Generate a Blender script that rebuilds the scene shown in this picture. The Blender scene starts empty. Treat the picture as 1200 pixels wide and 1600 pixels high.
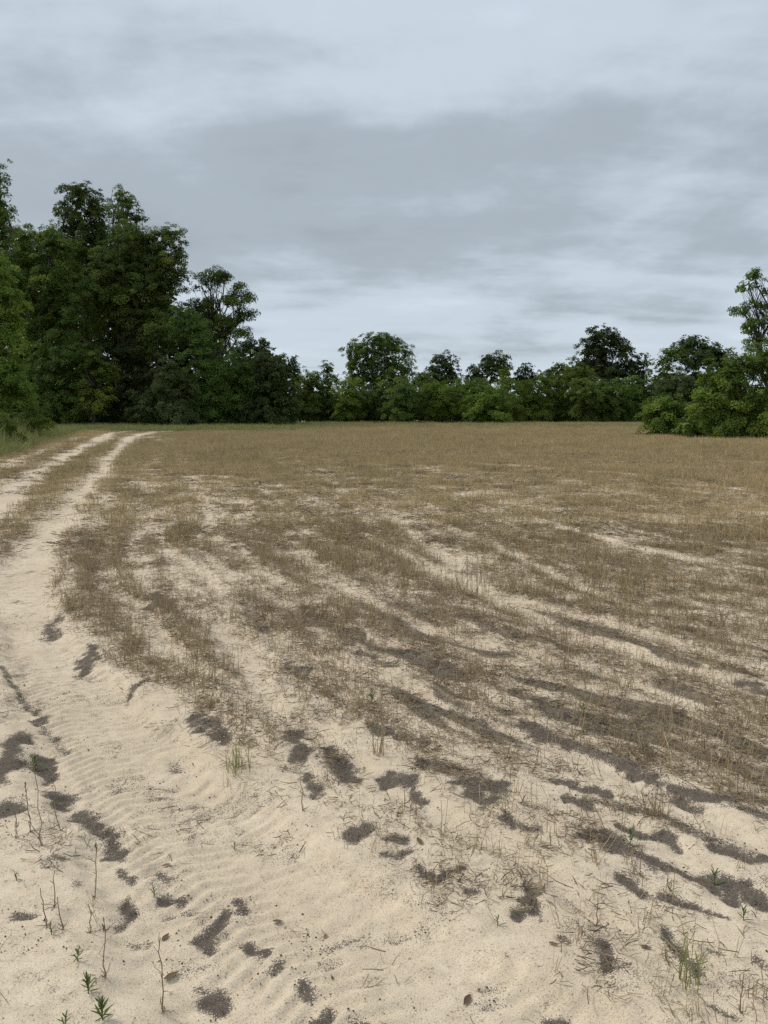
import bpy, math, random
import numpy as np
from mathutils import Vector

# ------------------------------------------------------------------ camera, sky, sun, exposure
SC = bpy.context.scene
COL = SC.collection
FPX, CAM_H = 1232.0, 1.6
PITCH = math.atan(160.0 / FPX)
cam_d = bpy.data.cameras.new("camera")
cam_d.sensor_fit = 'VERTICAL'; cam_d.sensor_height = 36.0; cam_d.sensor_width = 27.0
cam_d.lens = 36.0 * FPX / 1600.0
cam_d.clip_start = 0.05; cam_d.clip_end = 3000.0
cam = bpy.data.objects.new("camera", cam_d); COL.objects.link(cam)
cam.location = (0, 0, CAM_H); cam.rotation_euler = (math.pi / 2 - PITCH, 0, 0)
SC.camera = cam

SUN_EL, SUN_AZ = math.radians(50), math.radians(-72)      # azimuth from +Y towards +X
sun_d = bpy.data.lights.new("sun", 'SUN')
sun_d.energy = 1.5; sun_d.angle = math.radians(15); sun_d.color = (1.0, 0.955, 0.88)
sun = bpy.data.objects.new("sun", sun_d); COL.objects.link(sun)
sd = Vector((math.sin(SUN_AZ) * math.cos(SUN_EL), math.cos(SUN_AZ) * math.cos(SUN_EL), math.sin(SUN_EL)))
sun.rotation_euler = (-sd).to_track_quat('-Z', 'Y').to_euler()

SC.view_settings.view_transform = 'Standard'
SC.view_settings.look = 'None'
SC.view_settings.gamma = 1.0
SC.view_settings.use_curve_mapping = False
SC.view_settings.exposure = 0.45
SC.render.engine = 'CYCLES'
SC.cycles.max_bounces = 5
SC.cycles.diffuse_bounces = 3
SC.cycles.transmission_bounces = 3
SC.cycles.transparent_max_bounces = 4
SC.cycles.use_denoising = False


class NT:
    """tiny helper around a node tree"""
    def __init__(self, tree):
        self.t = tree; tree.nodes.clear()

    def n(self, typ, **kw):
        nd = self.t.nodes.new(typ)
        for k, v in kw.items():
            if k == 'ins':
                for kk, vv in v.items():
                    if isinstance(vv, bpy.types.NodeSocket):
                        self.t.links.new(vv, nd.inputs[kk])
                    else:
                        nd.inputs[kk].default_value = vv
            else:
                setattr(nd, k, v)
        return nd

    def math(self, op, a, b=0.0, clamp=False):
        nd = self.t.nodes.new('ShaderNodeMath'); nd.operation = op; nd.use_clamp = clamp
        for i, v in enumerate((a, b)):
            if isinstance(v, bpy.types.NodeSocket): self.t.links.new(v, nd.inputs[i])
            else: nd.inputs[i].default_value = v
        return nd.outputs[0]

    def mix(self, fac, a, b, blend='MIX'):
        nd = self.t.nodes.new('ShaderNodeMix'); nd.data_type = 'RGBA'; nd.blend_type = blend
        for key, v in ((0, fac), (6, a), (7, b)):
            if isinstance(v, bpy.types.NodeSocket): self.t.links.new(v, nd.inputs[key])
            else: nd.inputs[key].default_value = v if key == 0 else (tuple(v) + (1,))[:4]
        return nd.outputs[2]

    def remap(self, v, a, b, c=0.0, d=1.0, smooth=True):
        nd = self.t.nodes.new('ShaderNodeMapRange'); nd.interpolation_type = 'SMOOTHSTEP' if smooth else 'LINEAR'
        self.t.links.new(v, nd.inputs[0])
        for i, x in enumerate((a, b, c, d)): nd.inputs[i + 1].default_value = x
        return nd.outputs[0]

    def noise(self, vec, scale, detail=4, rough=0.55, dist=0.0):
        nd = self.t.nodes.new('ShaderNodeTexNoise')
        self.t.links.new(vec, nd.inputs['Vector'])
        nd.inputs['Scale'].default_value = scale; nd.inputs['Detail'].default_value = detail
        nd.inputs['Roughness'].default_value = rough; nd.inputs['Distortion'].default_value = dist
        return nd.outputs['Fac']

    def link(self, a, b): self.t.links.new(a, b)


def build_world():
    w = bpy.data.worlds.new("World"); SC.world = w; w.use_nodes = True
    T = NT(w.node_tree)
    sky = T.n('ShaderNodeTexSky'); sky.sky_type = 'NISHITA'; sky.sun_disc = False
    sky.sun_elevation = SUN_EL; sky.sun_rotation = SUN_AZ; sky.air_density = 1.0; sky.dust_density = 3.0
    tc = T.n('ShaderNodeTexCoord')
    sep = T.n('ShaderNodeSeparateXYZ', ins={0: tc.outputs['Generated']})
    z = T.math('MAXIMUM', sep.outputs[2], 0.0)
    zz = T.math('ADD', z, 0.17)
    px = T.math('DIVIDE', sep.outputs[0], zz); py = T.math('DIVIDE', sep.outputs[1], zz)
    pl = T.n('ShaderNodeCombineXYZ', ins={0: px, 1: py, 2: 3.7}).outputs[0]
    big = T.noise(pl, 0.95, 5, 0.5, 0.2)
    mp = T.n('ShaderNodeMapping', ins={'Vector': pl, 'Location': (4.3, 1.2, 0.5), 'Scale': (0.6, 2.0, 1)}).outputs[0]
    band = T.noise(mp, 1.5, 5, 0.5, 0.25)
    fine = T.noise(pl, 2.4, 7, 0.58, 0.15)
    v = T.math('ADD', T.math('MULTIPLY', big, 0.40), T.math('ADD', T.math('MULTIPLY', band, 0.28), T.math('MULTIPLY', fine, 0.32)))
    # layer deck: pale near the horizon where the deck thins out, heaviest at middle height
    el = T.n('ShaderNodeValToRGB', ins={0: z})
    cr = el.color_ramp; cr.elements[0].position = 0.0; cr.elements[0].color = (0.60,) * 3 + (1,)
    cr.elements[1].position = 1.0; cr.elements[1].color = (0.61,) * 3 + (1,)
    for p, c in ((0.09, 0.585), (0.14, 0.52), (0.19, 0.465), (0.26, 0.46), (0.32, 0.485), (0.38, 0.515), (0.5, 0.555)):
        e = cr.elements.new(p); e.color = (c,) * 3 + (1,)
    t = T.math('ADD', T.math('MULTIPLY', T.math('SUBTRACT', v, 0.5), 1.12), el.outputs[0])
    ramp = T.n('ShaderNodeValToRGB', ins={0: t})
    r = ramp.color_ramp; r.interpolation = 'EASE'
    r.elements[0].position = 0.22; r.elements[0].color = (2.3, 2.58, 2.9, 1)
    r.elements[1].position = 0.80; r.elements[1].color = (5.7, 6.45, 7.25, 1)
    for p, c in ((0.42, (3.0, 3.43, 3.82)), (0.58, (4.38, 5.03, 5.64))):
        e = r.elements.new(p); e.color = c + (1,)
    m = T.mix(0.93, sky.outputs[0], ramp.outputs[0])
    bg = T.n('ShaderNodeBackground', ins={'Color': m, 'Strength': 0.1})
    out = T.n('ShaderNodeOutputWorld'); T.link(bg.outputs[0], out.inputs[0])


build_world()

# ------------------------------------------------------------------ helpers
RNG = np.random.default_rng(11)


def tag(o, label=None, cat=None, group=None, kind=None):
    if label: o['label'] = label
    if cat: o['category'] = cat
    if group: o['group'] = group
    if kind: o['kind'] = kind
    return o


def ray(px, py):
    a = (px - 600) / FPX; b = (800 - py) / FPX
    return np.array([a, math.cos(PITCH) + b * math.sin(PITCH), -math.sin(PITCH) + b * math.cos(PITCH)])


def G(px, py):
    """photo pixel -> point on the level ground"""
    d = ray(px, py); t = -CAM_H / d[2]
    return np.array([d[0] * t, d[1] * t])


def W(px, py, dep):
    d = ray(px, py); t = dep / d[1]
    return np.array([d[0] * t, dep, CAM_H + d[2] * t])


def smooth(a, b, x):
    t = np.clip((x - a) / (b - a), 0, 1)
    return t * t * (3 - 2 * t)


def _h(ix, iy, seed):
    n = (ix.astype(np.int64) * 374761393 + iy.astype(np.int64) * 668265263 + seed * 974634777) & 0xFFFFFFFF
    n = ((n ^ (n >> 13)) * 1274126177) & 0xFFFFFFFF
    n = n ^ (n >> 16)
    return (n & 0xFFFF) / 65535.0


def vn(x, y, seed=0):
    fx, fy = np.floor(x), np.floor(y)
    tx, ty = x - fx, y - fy
    tx = tx * tx * tx * (tx * (tx * 6 - 15) + 10); ty = ty * ty * ty * (ty * (ty * 6 - 15) + 10)
    a = _h(fx, fy, seed); b = _h(fx + 1, fy, seed); c = _h(fx, fy + 1, seed); d = _h(fx + 1, fy + 1, seed)
    return (a + (b - a) * tx) * (1 - ty) + (c + (d - c) * tx) * ty


def fbm(x, y, octv=4, seed=0, gain=0.5):
    s = 0; a = 1; tot = 0
    for i in range(octv):
        s = s + a * vn(x, y, seed + i * 17); tot += a
        ca, sa = 0.8 * 2.03, 0.6 * 2.03
        x, y = x * ca - y * sa + 3.1, x * sa + y * ca + 1.7
        a *= gain
    return s / tot


def catmull(P, n=8):
    P = np.asarray(P, float); Q = np.vstack([2 * P[0] - P[1], P, 2 * P[-1] - P[-2]]); out = []
    for i in range(1, len(Q) - 2):
        for t in np.linspace(0, 1, n, endpoint=False):
            p0, p1, p2, p3 = Q[i - 1], Q[i], Q[i + 1], Q[i + 2]
            out.append(0.5 * (2 * p1 + (p2 - p0) * t + (2 * p0 - 5 * p1 + 4 * p2 - p3) * t * t + (3 * p1 - p0 - 3 * p2 + p3) * t ** 3))
    out.append(Q[-2])
    return np.array(out)


def path_coords(x, y, C):
    """signed distance (positive on the field side) and arclength to polyline C"""
    seg = C[1:] - C[:-1]; L2 = (seg ** 2).sum(1); ln = np.sqrt(L2); s0 = np.concatenate([[0], np.cumsum(ln)[:-1]])
    best = np.full(x.shape, 1e9); S = np.zeros(x.shape); side = np.ones(x.shape)
    for i in range(len(seg)):
        dx, dy = x - C[i, 0], y - C[i, 1]
        t = np.clip((dx * seg[i, 0] + dy * seg[i, 1]) / L2[i], 0, 1)
        ex, ey = dx - t * seg[i, 0], dy - t * seg[i, 1]
        d = ex * ex + ey * ey
        m = d < best
        best = np.where(m, d, best); S = np.where(m, s0[i] + t * ln[i], S)
        cr = seg[i, 0] * dy - seg[i, 1] * dx
        side = np.where(m, np.where(cr < 0, 1.0, -1.0), side)
    return np.sqrt(best) * side, S


def line_dist(x, y, C):
    return np.abs(path_coords(x, y, np.asarray(C, float))[0])


# ------------------------------------------------------------------ layout of the ground
RUT_R = catmull([(16, -9), (7, -3.6), (2.4, -0.3), (1.0, 0.95), (0.04, 1.88), (-0.68, 2.72), (-1.58, 3.97), (-2.62, 5.69), (-3.5, 7.5),
                 (-4.36, 9.81), (-5.42, 13.62), (-7.9, 22.06), (-13.0, 39.88), (-15.0, 47.5), (-16.1, 54.0), (-16.2, 60), (-13.5, 66), (-6, 69), (2, 69)], 6)
RUT_L = catmull([(14, -12), (5, -6.0), (0.6, -1.8), (-0.9, 0.4), (-1.75, 1.9), (-2.65, 3.4), (-3.7, 5.2), (-4.5, 7.3), (-5.3, 9.8), (-6.5, 13.2),
                 (-8.5, 18.9), (-11.2, 28.4), (-15.8, 44.3), (-18.0, 52.0), (-19.1, 57.0), (-19.3, 63), (-17, 69), (-10, 73)], 6)
FIELD_LINES = [  # old wheel lines through the stubble, field pixels turned to ground
    ([(470, 740), (580, 790), (650, 842), (725, 890)], 0.09), ([(590, 850), (700, 900), (830, 962), (905, 1003)], 0.11),
    ([(205, 882), (260, 866), (345, 848)], 0.10), ([(250, 700), (232, 740), (225, 800), (205, 850)], 0.08),
    ([(275, 700), (300, 760), (325, 800), (322, 830)], 0.09), ([(520, 985), (560, 1012), (610, 1040)], 0.07),
    ([(760, 850), (900, 915), (1010, 960)], 0.08), ([(340, 960), (380, 1020), (420, 1090), (500, 1150)], 0.09),
    ([(1180, 770), (1000, 745), (800, 728)], 0.14), ([(640, 735), (690, 731)], 0.22)]
FIELD_LINES = [(catmull([G(*p) for p in l], 4), w) for l, w in FIELD_LINES]

GRIT = [  # patches of dark grit lying on the sand: (x0, y0, x1, y1, radius, strength)
    (28, 1160, 8, 1210, 18, 1), (0, 1265, 25, 1265, 14, 1), (60, 1175, 80, 1200, 9, 1), (88, 1230, 108, 1238, 13, 1), (120, 1255, 160, 1285, 10, .9),
    (170, 1295, 195, 1315, 11, .9), (165, 1318, 190, 1320, 7, .9), (190, 1340, 215, 1356, 8, .85), (240, 1345, 265, 1355, 7, .8), (258, 1383, 285, 1380, 10, 1),
    (200, 1395, 212, 1410, 11, 1), (210, 1412, 182, 1430, 8, .8), (80, 1340, 84, 1344, 14, .7), (125, 1370, 128, 1375, 12, .55), (20, 1435, 45, 1438, 8, .9),
    (200, 1450, 225, 1458, 10, .55), (255, 1412, 320, 1398, 4, .6), (365, 1385, 385, 1400, 9, .9), (335, 1422, 325, 1452, 19, 1), (375, 1450, 402, 1465, 12, 1),
    (268, 1488, 325, 1490, 6, .6), (330, 1528, 355, 1545, 14, 1), (310, 1520, 340, 1530, 7, .8), (425, 1487, 430, 1488, 12, .75), (478, 1520, 480, 1524, 15, .9),
    (440, 1592, 515, 1558, 14, 1), (563, 1575, 570, 1582, 14, .9), (605, 1597, 622, 1598, 12, .9), (0, 1040, 55, 1108, 4, .8), (62, 1113, 68, 1115, 8, .8), (70, 1125, 105, 1160, 5, .6),
    (455, 1155, 475, 1185, 16, 1), (515, 1175, 545, 1205, 16, 1), (530, 1218, 560, 1222, 7, 1), (480, 1218, 496, 1238, 9, .9), (440, 1205, 470, 1212, 6, .6),
    (600, 1218, 645, 1218, 11, 1), (650, 1240, 656, 1250, 12, 1), (545, 1308, 575, 1297, 11, 1), (600, 1311, 635, 1308, 7, 1), (600, 1333, 622, 1340, 6, .9), (622, 1338, 642, 1325, 7, .9),
    (655, 1360, 685, 1378, 8, 1), (695, 1372, 722, 1352, 9, 1), (725, 1395, 740, 1396, 8, .9), (715, 1222, 790, 1232, 14, 1), (735, 1240, 745, 1242, 14, 1), (620, 1150, 660, 1160, 10, .9), (650, 1188, 700, 1202, 7, .9),
    (575, 1135, 640, 1150, 8, .9), (790, 1278, 798, 1288, 13, 1), (800, 1285, 850, 1298, 6, .8), (825, 1138, 880, 1150, 12, 1), (980, 1190, 1010, 1215, 16, 1), (985, 1148, 1012, 1175, 10, 1), (870, 1220, 950, 1240, 10, 1),
    (888, 1250, 920, 1256, 9, 1), (1050, 1235, 1210, 1257, 13, 1), (1055, 1252, 1090, 1265, 11, .9), (915, 1303, 1000, 1340, 14, 1), (1000, 1340, 1100, 1370, 12, 1), (1100, 1370, 1145, 1388, 15, 1),
    (965, 1288, 1045, 1310, 9, 1), (1050, 1305, 1056, 1320, 9, .9), (1168, 1388, 1210, 1412, 14, 1), (975, 1368, 1002, 1396, 13, 1), (1035, 1400, 1100, 1418, 9, 1), (1100, 1420, 1140, 1438, 6, .9), (1120, 1325, 1210, 1342, 11, 1),
    (820, 1388, 826, 1420, 15, 1), (804, 1430, 812, 1424, 10, 1), (885, 1405, 900, 1415, 9, .6), (870, 1462, 885, 1470, 9, .75), (935, 1472, 945, 1505, 13, 1), (950, 1512, 985, 1508, 5, .7), (1043, 1462, 1068, 1500, 12, 1), (1078, 1505, 1090, 1518, 11, 1),
    (1105, 1482, 1128, 1492, 7, .75), (855, 1572, 915, 1592, 10, 1), (1118, 1568, 1150, 1582, 8, .9), (1020, 1545, 1040, 1550, 6, .5), (1185, 1500, 1205, 1515, 9, .7), (385, 1445, 395, 1475, 4, .4), (820, 1525, 850, 1555, 8, .35), (740, 1475, 760, 1480, 9, .35), (640, 1400, 660, 1410, 8, .35),
    (240, 930, 255, 950, 11, .9), (135, 1018, 140, 1035, 12, .9), (80, 965, 90, 985, 8, .8), (205, 1080, 225, 1068, 7, .8), (300, 1125, 330, 1140, 11, .9), (330, 1140, 350, 1155, 10, .9), (450, 1040, 480, 1050, 9, .8), (560, 1012, 615, 1035, 7, .8),
    (700, 1110, 760, 1130, 8, .8), (800, 1080, 870, 1100, 9, .9), (900, 1045, 960, 1060, 8, .8), (1150, 1060, 1210, 1080, 9, .9), (1130, 1190, 1210, 1215, 10, .9)]


def capsule_w(px0, py0, px1, py1, rpx):
    a, b = G(px0, py0), G(px1, py1); mx, my = (px0 + px1) / 2, (py0 + py1) / 2
    kx = (G(mx + 2, my) - G(mx - 2, my))[0] / 4; ky = (G(mx, my - 2) - G(mx, my + 2))[1] / 4
    return a, b, rpx * kx, ky / kx


GRIT_W = [capsule_w(*p[:5]) + (p[5],) for p in GRIT]


def rut_w(s_y):
    return np.interp(s_y, [0, 1.9, 2.9, 4, 6, 10, 20, 40, 60], [.6, .46, .34, .29, .26, .24, .26, .36, .46])


def masks(x, y, fine=True):
    r = np.hypot(x, y)
    w1 = (fbm(x / .55, y / .55, 3, 5) - .5); w2 = (fbm(x / .13, y / .13, 2, 9) - .5)
    u, s = path_coords(x, y, RUT_R); ul, sl = path_coords(x, y, RUT_L)
    wd = rut_w(np.abs(y))
    au = np.abs(u) + w1 * .22 + w2 * .10; al = np.abs(ul) + w1 * .42 + w2 * .12
    rr = 1 - smooth(wd - .08, wd + .07, au)
    rl = 1 - smooth(.22, .44, al - .16 * smooth(25, 45, y))
    rl2 = (1 - smooth(.12, .42, np.abs(ul + 1.35) + w1 * .6)) * .55
    # wheel lines in the field
    fl = np.zeros_like(x); ridge = np.zeros_like(x)
    for C, w in FIELD_LINES:
        bb = (x > C[:, 0].min() - 2) & (x < C[:, 0].max() + 2) & (y > C[:, 1].min() - 2) & (y < C[:, 1].max() + 2)
        if bb.any():
            d, ss = path_coords(x[bb], y[bb], C)
            ww = w * (1 + 1.2 * w1[bb] + 1.0 * w2[bb])
            endf = smooth(0, .6, ss) 
            fl[bb] = np.maximum(fl[bb], (1 - smooth(ww * .6, ww * 1.5, np.abs(d))) * endf)
            ridge[bb] = np.maximum(ridge[bb], np.exp(-((d - w * 2.6) / (w * 1.5)) ** 2) * endf)
    uf = u - wd
    uw = u + w1 * .9
    near = 1 - smooth(6, 26, r)
    urow = u + w1 * .22 + (fbm(x / 2.2, y / 2.2, 2, 57) - .5) * .5
    streak = fbm(urow / .12, s / 1.5 + 11, 4, 21, .6)
    rows = np.cos(urow * 2 * np.pi / .33 + 2.5 * vn(s / 3.0, u * 0 + 3.0, 59)) * (.55 + .9 * (vn(u / 1.3, s / 2.0, 58) - .3))
    streak2 = fbm(urow / .6 + 4, s / 6.0, 3, 33)
    pat = fbm(x / .4, y / .4, 4, 41, .55)
    big = fbm(x / 7, y / 9, 3, 51)
    mean = np.interp(y + .34 * x, [1.5, 2.4, 3.2, 4.2, 5.5, 8, 13, 22, 40], [.02, .20, .41, .53, .59, .66, .77, .90, 1.0])
    D = mean * smooth(-.08, np.interp(y, [2, 4, 6], [.5, .35, .12]), uf) + .02 
    D = D - .13 * np.exp(-((uf - 1.1) / 1.3) ** 2) * smooth(4.5, 7, y) * (1 - smooth(20, 35, y))
    D = D + (streak - .5) * (1.0 * near + .45) + .20 * rows * (near + .22) + (streak2 - .5) * (.12 * near + .45) + (pat - .5) * (.65 * near + .3) + (big - .5) * .3
    ur2 = u + w1 * .16 + (fbm(x / 3.0, y / 3.0, 2, 97) - .5) * .5
    for q, (u0, wl) in enumerate(((.75, .05), (1.25, .06), (1.6, .045), (2.2, .06), (2.75, .05), (3.3, .06), (3.75, .05), (5.1, .06), (5.7, .05), (6.6, .06), (7.4, .06), (8.6, .07), (10, .07), (11.6, .08), (13.5, .09), (16, .10), (19, .11))):
        ln_ = (1 - smooth(wl * .5, wl * 1.6, np.abs(ur2 - u0))) * smooth(.34, .52, vn(s / 3.2 + q * 7.3, u * 0 + q, 99))
        fl = np.maximum(fl, ln_ * .85); ridge = np.maximum(ridge, np.exp(-((ur2 - u0 - .14) / .08) ** 2) * .5 * near * smooth(3.5, 5, r))
    D = D - .65 * fl + .30 * ridge
    right = (u > 0)
    ridge_mid = smooth(.0, .25, -u - wd) * smooth(.0, .3, ul - wd)
    Dm = .07 + .80 * smooth(6.0, 12, y) + (pat - .5) * .9 + (streak - .5) * .7
    Dl = (.16 + .48 * smooth(8, 16, y) + (pat - .5) * 1.0 + (streak - .5) * .8) + smooth(1.6, 3.4, -ul) * .5
    left = ul < 0
    Dn = np.where(right, D, np.where(left, Dl, Dm))
    Dn = np.clip(Dn, 0, 1) * (1 - rr) * (1 - rl) * (1 - rl2 * .8)
    verge = smooth(1.7, 3.0, -ul + w1 * 1.5) * left * smooth(8, 14, y)
    # strip of grass before the woods
    edge = smooth(52, 58, y + .22 * x + 6 * w1) * smooth(-4, -9, x)
    verge = np.clip(np.maximum(verge, edge * (1 - rr) * (1 - rl)), 0, 1)
    # grit, plus ripple hollows darkened in colour
    g = np.zeros_like(x)
    nr = (r < 16)
    if nr.any():
        xa, ya = x[nr], y[nr]
        wx = (fbm(xa / .11, ya / .11, 3, 61) - .5); wy = (fbm(xa / .11 + 9, ya / .11, 3, 67) - .5)
        vx = (fbm(xa / .035, ya / .035, 2, 63) - .5); vy = (fbm(xa / .035 + 5, ya / .035, 2, 64) - .5)
        gg = np.zeros_like(xa)
        for a, b, rad, k, st in GRIT_W:
            m = (np.abs(xa - (a[0] + b[0]) / 2) < abs(a[0] - b[0]) / 2 + rad * 3 + .1) & (np.abs(ya - (a[1] + b[1]) / 2) < abs(a[1] - b[1]) / 2 + rad * k * 3 + .1)
            if not m.any(): continue
            X, Y = xa[m] + (wx[m] + .55 * vx[m]) * rad * 2.3, (ya[m] + (wy[m] + .55 * vy[m]) * rad * k * 2.3) / k
            A = np.array([a[0], a[1] / k]); B = np.array([b[0], b[1] / k]); sg = B - A; L2 = (sg ** 2).sum() + 1e-9
            t = np.clip(((X - A[0]) * sg[0] + (Y - A[1]) * sg[1]) / L2, 0, 1)
            d = np.hypot(X - A[0] - t * sg[0], Y - A[1] - t * sg[1])
            gg[m] = np.maximum(gg[m], (1 - smooth(rad * .25, rad * 1.75, d)) * st)
        sp = fbm(urow[nr] / .15 + 7, s[nr] / .75, 3, 71)
        pro = smooth(.50, .64, sp) * smooth(.35, 1.1, uf[nr]) * smooth(2.2, 3.3, ya + .2 * xa) * .82 * (1 - smooth(5, 9, r[nr]))
        hol = smooth(.2, .9, -np.sin((s[nr] / .085 + w1[nr] * 5 + w2[nr] * 1.5) * 2 * np.pi)) * rr[nr] * .22  # ripple hollows: gathered dark grains, with soft shade painted in alongside
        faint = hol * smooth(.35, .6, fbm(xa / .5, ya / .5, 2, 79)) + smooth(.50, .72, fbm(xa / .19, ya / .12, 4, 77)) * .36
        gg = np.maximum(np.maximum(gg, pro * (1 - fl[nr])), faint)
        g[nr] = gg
    th = (1 - .5 * fl) * smooth(.15, .85, Dn + (pat - .5) * .4 * near) * np.interp(r, [3, 8, 20, 45], [.50, .52, .62, .80])
    th = np.maximum(th, .36 * smooth(.0, .5, uf + w1) * smooth(3.2, 6, y) * (1 - .6 * fl) * right)
    th = np.maximum(th, .26 * ridge_mid * smooth(6, 10, y))
    return dict(u=u, s=s, ul=ul, rr=rr, rl=rl, D=Dn, grit=g, thatch=th, verge=verge, ridge=ridge, fl=fl, w1=w1, w2=w2, r=r)


def height(x, y, m):
    r = m['r']
    z = (fbm(x / 3.3, y / 3.3, 3, 81) - .5) * .10 * smooth(1, 8, r)
    z = z + (fbm(x / .5, y / .5, 3, 83) - .5) * .026 + (fbm(x / .12, y / .12, 3, 85) - .5) * .012
    z = z - .055 * m['rr'] - .045 * m['rl'] + .03 * np.exp(-((np.abs(m['u']) - .46) / .12) ** 2) * smooth(4, 7, y) - .02 * m['fl'] + .035 * m['ridge']
    # wind and tyre ripples across the sand
    ph = m['s'] / .085 + (m['w1'] * 5.0) + m['w2'] * 1.5
    rip = np.sin(ph * 2 * np.pi) * .0045 * np.clip(m['rr'] * 1.2 + .12, 0, 1) * (1 - smooth(6, 11, r)) * smooth(.30, .5, fbm(x / .6, y / .6, 2, 87)) * (.35 + .65 * smooth(.08, .16, np.abs(m['u'])))
    du = m['u'] + .06 + m['w1'] * .08
    tread = np.sin((m['s'] / .062 + np.abs(du) * 7.0) * 2 * np.pi) * (1 - smooth(.13, .16, np.abs(du))) * .0075 * (1 - smooth(8, 12, r)) * smooth(.36, .50, fbm(x / .9, y / .9, 2, 89) + .14)
    z = z + tread + rip - m['grit'] * .006 + m['thatch'] * .01 * m['w2']
    return z


def height_at(x, y):
    x = np.atleast_1d(np.asarray(x, float)); y = np.atleast_1d(np.asarray(y, float))
    return height(x, y, masks(x, y))


# ------------------------------------------------------------------ materials
def bsdf_mat(name, rough=0.9, spec=0.2):
    m = bpy.data.materials.new(name); m.use_nodes = True; T = NT(m.node_tree)
    b = T.n('ShaderNodeBsdfPrincipled'); b.inputs['Roughness'].default_value = rough
    b.inputs['Specular IOR Level'].default_value = spec
    o = T.n('ShaderNodeOutputMaterial'); T.link(b.outputs[0], o.inputs[0])
    return m, T, b, o


def ground_material():
    m, T, b, o = bsdf_mat('sand_and_grit', .95, .12)
    pos = T.n('ShaderNodeNewGeometry').outputs['Position']
    at = lambda nm: T.n('ShaderNodeAttribute', attribute_name=nm).outputs['Fac']
    grit, thatch, verge = at('grit'), at('thatch'), at('verge')
    grain = T.noise(pos, 260, 2, .6); grain2 = T.noise(pos, 90, 3, .65); mid = T.noise(pos, 17, 4, .6); low = T.noise(pos, 1.3, 3, .5)
    sand = T.mix(T.remap(low, .3, .7), (.605, .487, .345), (.685, .565, .415))
    sand = T.mix(T.remap(mid, .35, .75), sand, (.545, .435, .315))
    sand = T.mix(T.remap(grain, .55, .68, 0, .75), sand, (.24, .185, .13))
    sand = T.mix(T.remap(grain, .42, .30, 0, .6), sand, (.83, .72, .575))
    dk = T.math('MULTIPLY', T.remap(grain2, .60, .67), T.remap(mid, .38, .60, 0, .85))
    sand = T.mix(dk, sand, (.15, .12, .095))
    # dark grit with pale grains
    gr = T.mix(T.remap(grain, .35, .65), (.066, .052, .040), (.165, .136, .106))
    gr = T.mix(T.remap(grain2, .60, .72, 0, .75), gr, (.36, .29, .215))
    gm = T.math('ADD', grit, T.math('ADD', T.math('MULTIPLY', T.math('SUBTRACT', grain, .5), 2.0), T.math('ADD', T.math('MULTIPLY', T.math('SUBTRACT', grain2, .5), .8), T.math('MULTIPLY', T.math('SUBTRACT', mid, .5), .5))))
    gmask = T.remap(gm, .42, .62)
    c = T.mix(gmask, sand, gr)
    # straw litter
    mp = T.n('ShaderNodeMapping', ins={'Vector': pos, 'Scale': (1.0, .55, 1.0)}).outputs[0]
    l1 = T.noise(mp, 34, 5, .68, .6); l2 = T.noise(mp, 6.5, 4, .6, .3)
    tm = T.math('ADD', thatch, T.math('ADD', T.math('MULTIPLY', T.math('SUBTRACT', l1, .5), 1.7), T.math('MULTIPLY', T.math('SUBTRACT', l2, .5), .9)))
    tmask = T.math('MULTIPLY', T.remap(tm, .42, .70), T.remap(thatch, .02, .2))
    straw = T.mix(T.remap(l1, .3, .7), (.165, .122, .078), (.33, .252, .155))
    straw = T.mix(T.remap(grain2, .4, .65), straw, (.24, .185, .115))
    c = T.mix(tmask, c, straw)
    gcol = T.mix(T.remap(l2, .35, .65), (.16, .155, .062), (.27, .22, .115))
    vm = T.math('ADD', verge, T.math('MULTIPLY', T.math('SUBTRACT', l2, .5), .9))
    c = T.mix(T.math('MULTIPLY', T.remap(vm, .4, .8), T.remap(verge, .05, .3)), c, gcol)
    T.link(c, b.inputs['Base Color'])
    h = T.math('ADD', T.math('MULTIPLY', grain, .35), T.math('ADD', T.math('MULTIPLY', grain2, .5), T.math('MULTIPLY', mid, 1.6)))
    bp = T.n('ShaderNodeBump', ins={'Height': h, 'Strength': .5, 'Distance': .008})
    T.link(bp.outputs[0], b.inputs['Normal'])
    return m


def leaf_material(name, dark, light, yellow, trans=.25):
    m, T, b, o = bsdf_mat(name, .75, .08)
    tint = T.n('ShaderNodeAttribute', attribute_name='tint').outputs['Fac']
    rnd = T.n('ShaderNodeObjectInfo').outputs['Random']
    pos = T.n('ShaderNodeNewGeometry').outputs['Position']
    c = T.mix(tint, dark, light)
    c = T.mix(T.math('MULTIPLY', T.remap(tint, .72, 1.0), .7), c, yellow)
    big = T.noise(pos, .22, 2, .5)
    c = T.mix(T.remap(big, .35, .7, 0, .45), c, tuple(x * .62 for x in dark))
    hsv = T.n('ShaderNodeHueSaturation', ins={'Color': c, 'Value': T.remap(rnd, 0, 1, .82, 1.18, False), 'Hue': T.remap(rnd, 0, 1, .49, .508, False)})
    T.link(hsv.outputs[0], b.inputs['Base Color'])
    tr = T.n('ShaderNodeBsdfTranslucent', ins={'Color': hsv.outputs[0]})
    mx = T.n('ShaderNodeMixShader', ins={0: trans}); T.link(b.outputs[0], mx.inputs[1]); T.link(tr.outputs[0], mx.inputs[2])
    T.link(mx.outputs[0], o.inputs[0])
    return m


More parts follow.
